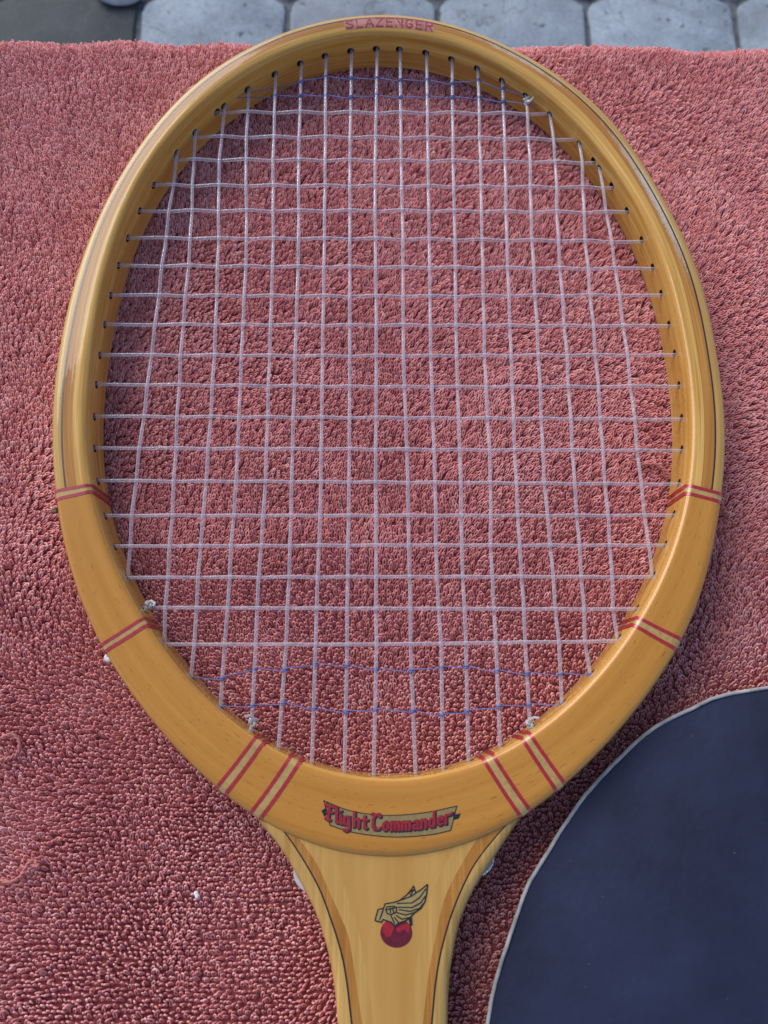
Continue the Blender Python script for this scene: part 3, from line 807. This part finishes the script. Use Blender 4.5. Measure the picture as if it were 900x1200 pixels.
# banner on the veneer: pixels of the print (x right, y down) mapped on to the face
def ban_map(z):
    (ox, oy), (ux, uy), (wx_, wy_) = BAN
    return lambda x, y: (ox+(x-458)*ux+(y-960)*wx_, oy+(x-458)*uy+(y-960)*wy_, z)
ZV = H_TOP+.3
top = arcpath([(379, 938), (405, 948.5), (432, 954), (461, 955.5), (500, 952), (535.5, 944.5)], 6)
bot = arcpath([(528, 973), (505, 978), (470, 980.7), (440, 979.3), (410, 974.5), (386.7, 967)], 6)
outline = top+bot
dec = print_flat('maker_banner', [outline], ban_map(ZV+.05), M_CREAM, None)
print_flat('banner_outline', ink([outline+[outline[0]]], nib(.55, .55, 0, 6))
           + [[(376.5, 950), (382, 946), (385, 953), (380, 957)], [(531, 955), (540, 953), (537.5, 959), (531, 961)]], ban_map(ZV+.09), M_INK, None)
G = {'F': [[(5.5, 18), (3.6, 1)], [(.5, 18.5), (4, 17), (11.5, 18.5), (13, 16.5)], [(3, 10), (9, 10.8)], [(1, 2), (6, .5)]],
 'l': [[(2.2, 17.5), (2.2, 1.5), (3.8, .5)]], 'i': [[(2, 10.5), (2, 1.5), (3.6, .5)], [(1.8, 15), (2.6, 15.2)]],
 'g': [[(7, 10.5), (3, 10.3), (1.6, 8), (1.6, 3), (3, 1), (7, 1.4)], [(7.4, 11), (7.6, -4), (5, -6.6), (1.6, -5.4)]],
 'h': [[(2, 18), (2, .5)], [(2, 8), (5, 10.6), (7.4, 9), (7.4, .5)]],
 't': [[(2.6, 15), (2.6, 2), (5, .6)], [(.2, 10.8), (6, 10.8)]],
 'C': [[(11, 16.5), (8.5, 19.5), (4, 18), (1.5, 19.5)], [(5.5, 18), (2.6, 13), (2.4, 5), (5, 1), (9, 1.2), (10.8, 3.4)]],
 'o': [[(4.2, 11), (1.6, 8), (1.6, 3), (4.2, .6), (6.8, 3), (6.8, 8), (4.2, 11)]],
 'm': [[(1.6, 11), (1.6, .6)], [(1.6, 8.6), (4.6, 11), (6, 9), (6, .6)], [(6, 8.6), (9, 11), (10.4, 9), (10.4, .6)]],
 'a': [[(1.8, 9.6), (5, 11), (6.6, 9), (6.6, 1.5), (8, .6)], [(6.6, 6), (2.6, 5.6), (1.6, 3), (3, .8), (6.6, 2.6)]],
 'n': [[(1.6, 11), (1.6, .6)], [(1.6, 8.4), (5, 11), (6.8, 9), (6.8, .6)]],
 'd': [[(7, 18), (7, .6)], [(7, 10), (4, 10.8), (1.6, 8), (1.6, 3), (4, .7), (7, 2.4)]],
 'e': [[(1.8, 5.8), (6.6, 6.4), (6.4, 9.2), (4.2, 11), (1.6, 8), (1.6, 3), (4.2, .6), (7.2, 2)]],
 'r': [[(1.6, 11), (1.6, .6)], [(1.6, 8), (4.2, 10.8), (6, 9.8), (9, 11.4)]]}
POS = [('F', 380.5), ('l', 392), ('i', 397), ('g', 401.5), ('h', 413), ('t', 424.5), ('C', 434.5), ('o', 447.5), ('m', 456.8), ('m', 469.6), ('a', 482.4), ('n', 491.8), ('d', 501.5), ('e', 511.5), ('r', 520.5)]
words_ = []
for ch, x0 in POS:
    for st in G[ch]:
        words_.append([(x0+gx_, (973.6-.00216*(x0+4-461)**2) - gy_*.98 - (gx_-4)*(.0043*(x0+4-461))) for gx_, gy_ in st])
print_flat('letter_shadow', ink([[(x+1., y+.85) for x, y in st] for st in words_], nib(2.6, 2.05, -.4)), ban_map(ZV+.13), M_INK, None)
print_flat('banner_lettering', ink(words_, nib(1.75, 1.12, -.4)), ban_map(ZV+.17), M_RED2, None)

# winged ball on the throat
def emb_map(z):
    (ox, oy), (ux, uy), (wx_, wy_) = EMB
    return lambda x, y: (ox+x/9*ux+y/9*wx_, oy+x/9*uy+y/9*wy_, z)
ball = [(393+166*math.cos(t), 648+152*math.sin(t)) for t in [2*math.pi*k/36 for k in range(36)]]
print_flat('emblem_ball', [ball], emb_map(HS+.05), M_MAROON, None)
print_flat('emblem_ball_shine', [[(250, 560), (300, 530), (345, 560), (375, 600), (350, 640), (330, 690), (290, 690), (255, 640)], [(395, 600), (440, 570), (510, 545), (535, 590), (520, 650), (470, 610), (430, 640), (400, 640)]], emb_map(HS+.09), M_BRIGHT, None)
wing = [(172, 520), (205, 408), (262, 396), (278, 350), (372, 335), (430, 315), (500, 262), (556, 198), (578, 163), (600, 236), (655, 204), (725, 146), (716, 232), (694, 330), (650, 396), (585, 440), (548, 478), (490, 522), (410, 552), (375, 582), (342, 540), (255, 510), (240, 538), (186, 526)]
print_flat('emblem_wing', [wing], emb_map(HS+.13), M_OLIVE, None)
lines = [wing+[wing[0]], [(430, 315), (545, 275), (650, 205)], [(405, 345), (560, 340), (640, 285), (706, 195)], [(415, 385), (560, 388), (650, 340), (700, 270)],
         [(425, 410), (540, 428), (640, 395), (680, 345)], [(400, 440), (490, 466), (580, 440)], [(395, 470), (450, 508), (520, 492)], [(375, 490), (420, 545)], [(340, 470), (375, 560)],
         [(278, 350), (250, 430), (222, 510)], [(500, 262), (570, 205)], [(545, 260), (585, 195)],
         [(300, 380), (285, 410), (300, 450), (340, 460), (390, 440), (400, 400), (375, 375), (320, 378), (300, 380)], [(330, 395), (335, 440)], [(358, 400), (368, 445)], [(300, 410), (400, 385)]]
print_flat('emblem_linework', ink(lines, nib(7, 7, 0, 6)) + [[(520, 510), (556, 482), (562, 560), (540, 590)]], emb_map(HS+.17), M_INK, None)

# maker's name on the tip of the hoop, letters follow the curve
A = {'S': [[(5, 8.4), (3, 10), (1, 9), (.8, 6.6), (5, 3.8), (5, 1.2), (3, 0), (.6, 1.4)]], 'L': [[(1, 10), (1, 0), (5, 0)]], 'A': [[(.2, 0), (3, 10), (5.8, 0)], [(1.3, 3.4), (4.7, 3.4)]],
     'Z': [[(.6, 10), (5.4, 10), (.6, 0), (5.4, 0)]], 'E': [[(5.2, 10), (1, 10), (1, 0), (5.2, 0)], [(1, 5.2), (4.6, 5.2)]], 'N': [[(.8, 0), (.8, 10), (5.2, 0), (5.2, 10)]],
     'G': [[(5.2, 8.2), (3.4, 10), (1.2, 8.6), (.8, 5), (1.2, 1.2), (3.4, 0), (5.2, 1.6), (5.2, 4.4), (3.4, 4.4)]], 'R': [[(1, 0), (1, 10), (4.4, 10), (5.4, 8.6), (5.2, 6), (1, 5.2)], [(3.2, 5.2), (5.6, 0)]]}
th_a, th_b = rad(LABEL_ANG[0]), rad(LABEL_ANG[1])
F0, F1 = .26, .66
def lab_map(dz):
    def f(x, y):          # x 0..1 along the name, y 0..1 across the face
        return hoop(lerp(th_a, th_b, x), lerp(F0, F1, y), dz)
    return f
grid = []
for i in range(16):
    for j in range(3):
        a, b = i/16-.0, (i+1)/16; lo_, hi_ = -.12+1.24*j/3, -.12+1.24*(j+1)/3
        grid.append([(a, lo_), (b, lo_), (b, hi_), (a, hi_)])
print_flat('name_strip', grid, lab_map(.05), M_FADED, None)
nm = 'SLAZENGER'; st_ = []
for k, ch in enumerate(nm):
    for s_ in A[ch]:
        q = [((k*7.2+.6+x)/65.2, y/10) for x, y in s_]
        st_.append(q)
print_flat('name_lettering', ink(st_, nib(.0095, .075, 0, 8)), lab_map(.13), M_LETTER, None)

# ------------------------------------------------------------------ round blue cover
def cover_mat():
    m, nt, b = newmat('navy_vinyl')
    tc = N(nt, 'ShaderNodeTexCoord')
    t = N(nt, 'ShaderNodeTexNoise', Scale=22, Detail=5, Roughness=.6); nt.links.new(tc.outputs['Object'], t.inputs['Vector'])
    r = ramp(nt, [(.30, (.007, .008, .025, 1)), (.70, (.020, .026, .064, 1))]); nt.links.new(t.outputs['Fac'], r.inputs[0])
    sp = N(nt, 'ShaderNodeTexNoise', Scale=650, Detail=1); nt.links.new(tc.outputs['Object'], sp.inputs['Vector'])
    rs_ = ramp(nt, [(.79, (0, 0, 0, 1)), (.82, (1, 1, 1, 1))]); nt.links.new(sp.outputs['Fac'], rs_.inputs[0])
    nt.links.new(mixc(nt, rs_.outputs[0], r.outputs[0], (.055, .06, .09, 1)), b.inputs['Base Color'])
    b.inputs['Roughness'].default_value = .62; b.inputs['Specular IOR Level'].default_value = .35
    f = N(nt, 'ShaderNodeTexNoise', Scale=420, Detail=3); nt.links.new(tc.outputs['Object'], f.inputs['Vector'])
    bp = N(nt, 'ShaderNodeBump', Strength=.25, Distance=.0005); nt.links.new(f.outputs['Fac'], bp.inputs['Height'])
    nt.links.new(bp.outputs[0], b.inputs['Normal'])
    return m
cc = np.array(COVER_C)
ca = np.array([math.atan2(p[1]-cc[1], p[0]-cc[0]) % (2*math.pi) for p in COVER]); cr_ = np.array([np.hypot(*(np.array(p)-cc)) for p in COVER])
o_ = np.argsort(ca); ca, cr_ = ca[o_], cr_[o_]
def cov_r(a):
    a = a % (2*math.pi)
    return float(np.interp(a, [ca[0]-.6]+list(ca)+[ca[-1]+.6], [COVER_R]+list(cr_)+[COVER_R]))
cover = bpy.data.objects.new('racket_cover', None); col.objects.link(cover)
tag(cover, 'round navy blue racket cover edged with white piping', 'racket cover')
cover.location = (cc[0]*S, cc[1]*S, 0)
CINV = Matrix.Translation((-cc[0]*S, -cc[1]*S, 0))
NA = 180
def panel(name, sign, mat):
    V, F = [], []
    rh = [0, .1, .2, .3, .4, .5, .6, .7, .78, .85, .9, .94, .97, .985, 1.]
    for r in rh:
        for k in range(NA):
            a = 2*math.pi*k/NA; R = cov_r(a)*r
            x, y = cc[0]+R*math.cos(a), cc[1]+R*math.sin(a)
            if sign > 0:
                z = 6+8.5*(1-r**2.6) + (1-r)**.5*(1.1*float(vnoise(np.array(x), np.array(y), 38, 61)))
            else: z = max(.4, 6-9*(1-r**6)) if r < 1 else 6
            V.append((x, y, z))
    n = len(rh)
    for j in range(n-1):
        for k in range(NA):
            l = (k+1) % NA; q = (j*NA+k, (j+1)*NA+k, (j+1)*NA+l, j*NA+l)
            F.append(q if sign > 0 else q[::-1])
    o = link(name, V, F, mat, cover, smooth=80); o.data.transform(CINV); return o
M_NAVY = cover_mat()
panel('cover_front', 1, M_NAVY); panel('cover_back', -1, M_NAVY)
rp = random.Random(4)
P = []
for k in range(NA*2):
    a = 2*math.pi*k/(NA*2); R = cov_r(a)+.5+.12*math.sin(a*31)+rp.uniform(-.06, .06)
    P.append((cc[0]+R*math.cos(a), cc[1]+R*math.sin(a), 6.2+.15*math.sin(a*23)))
V, F = tube(P, .62, 7, True)
o = link('piping', V, F, plain('white_piping', (.45, .42, .41, 1), .6, 0, .45, 250), cover, smooth=80); o.data.transform(CINV)
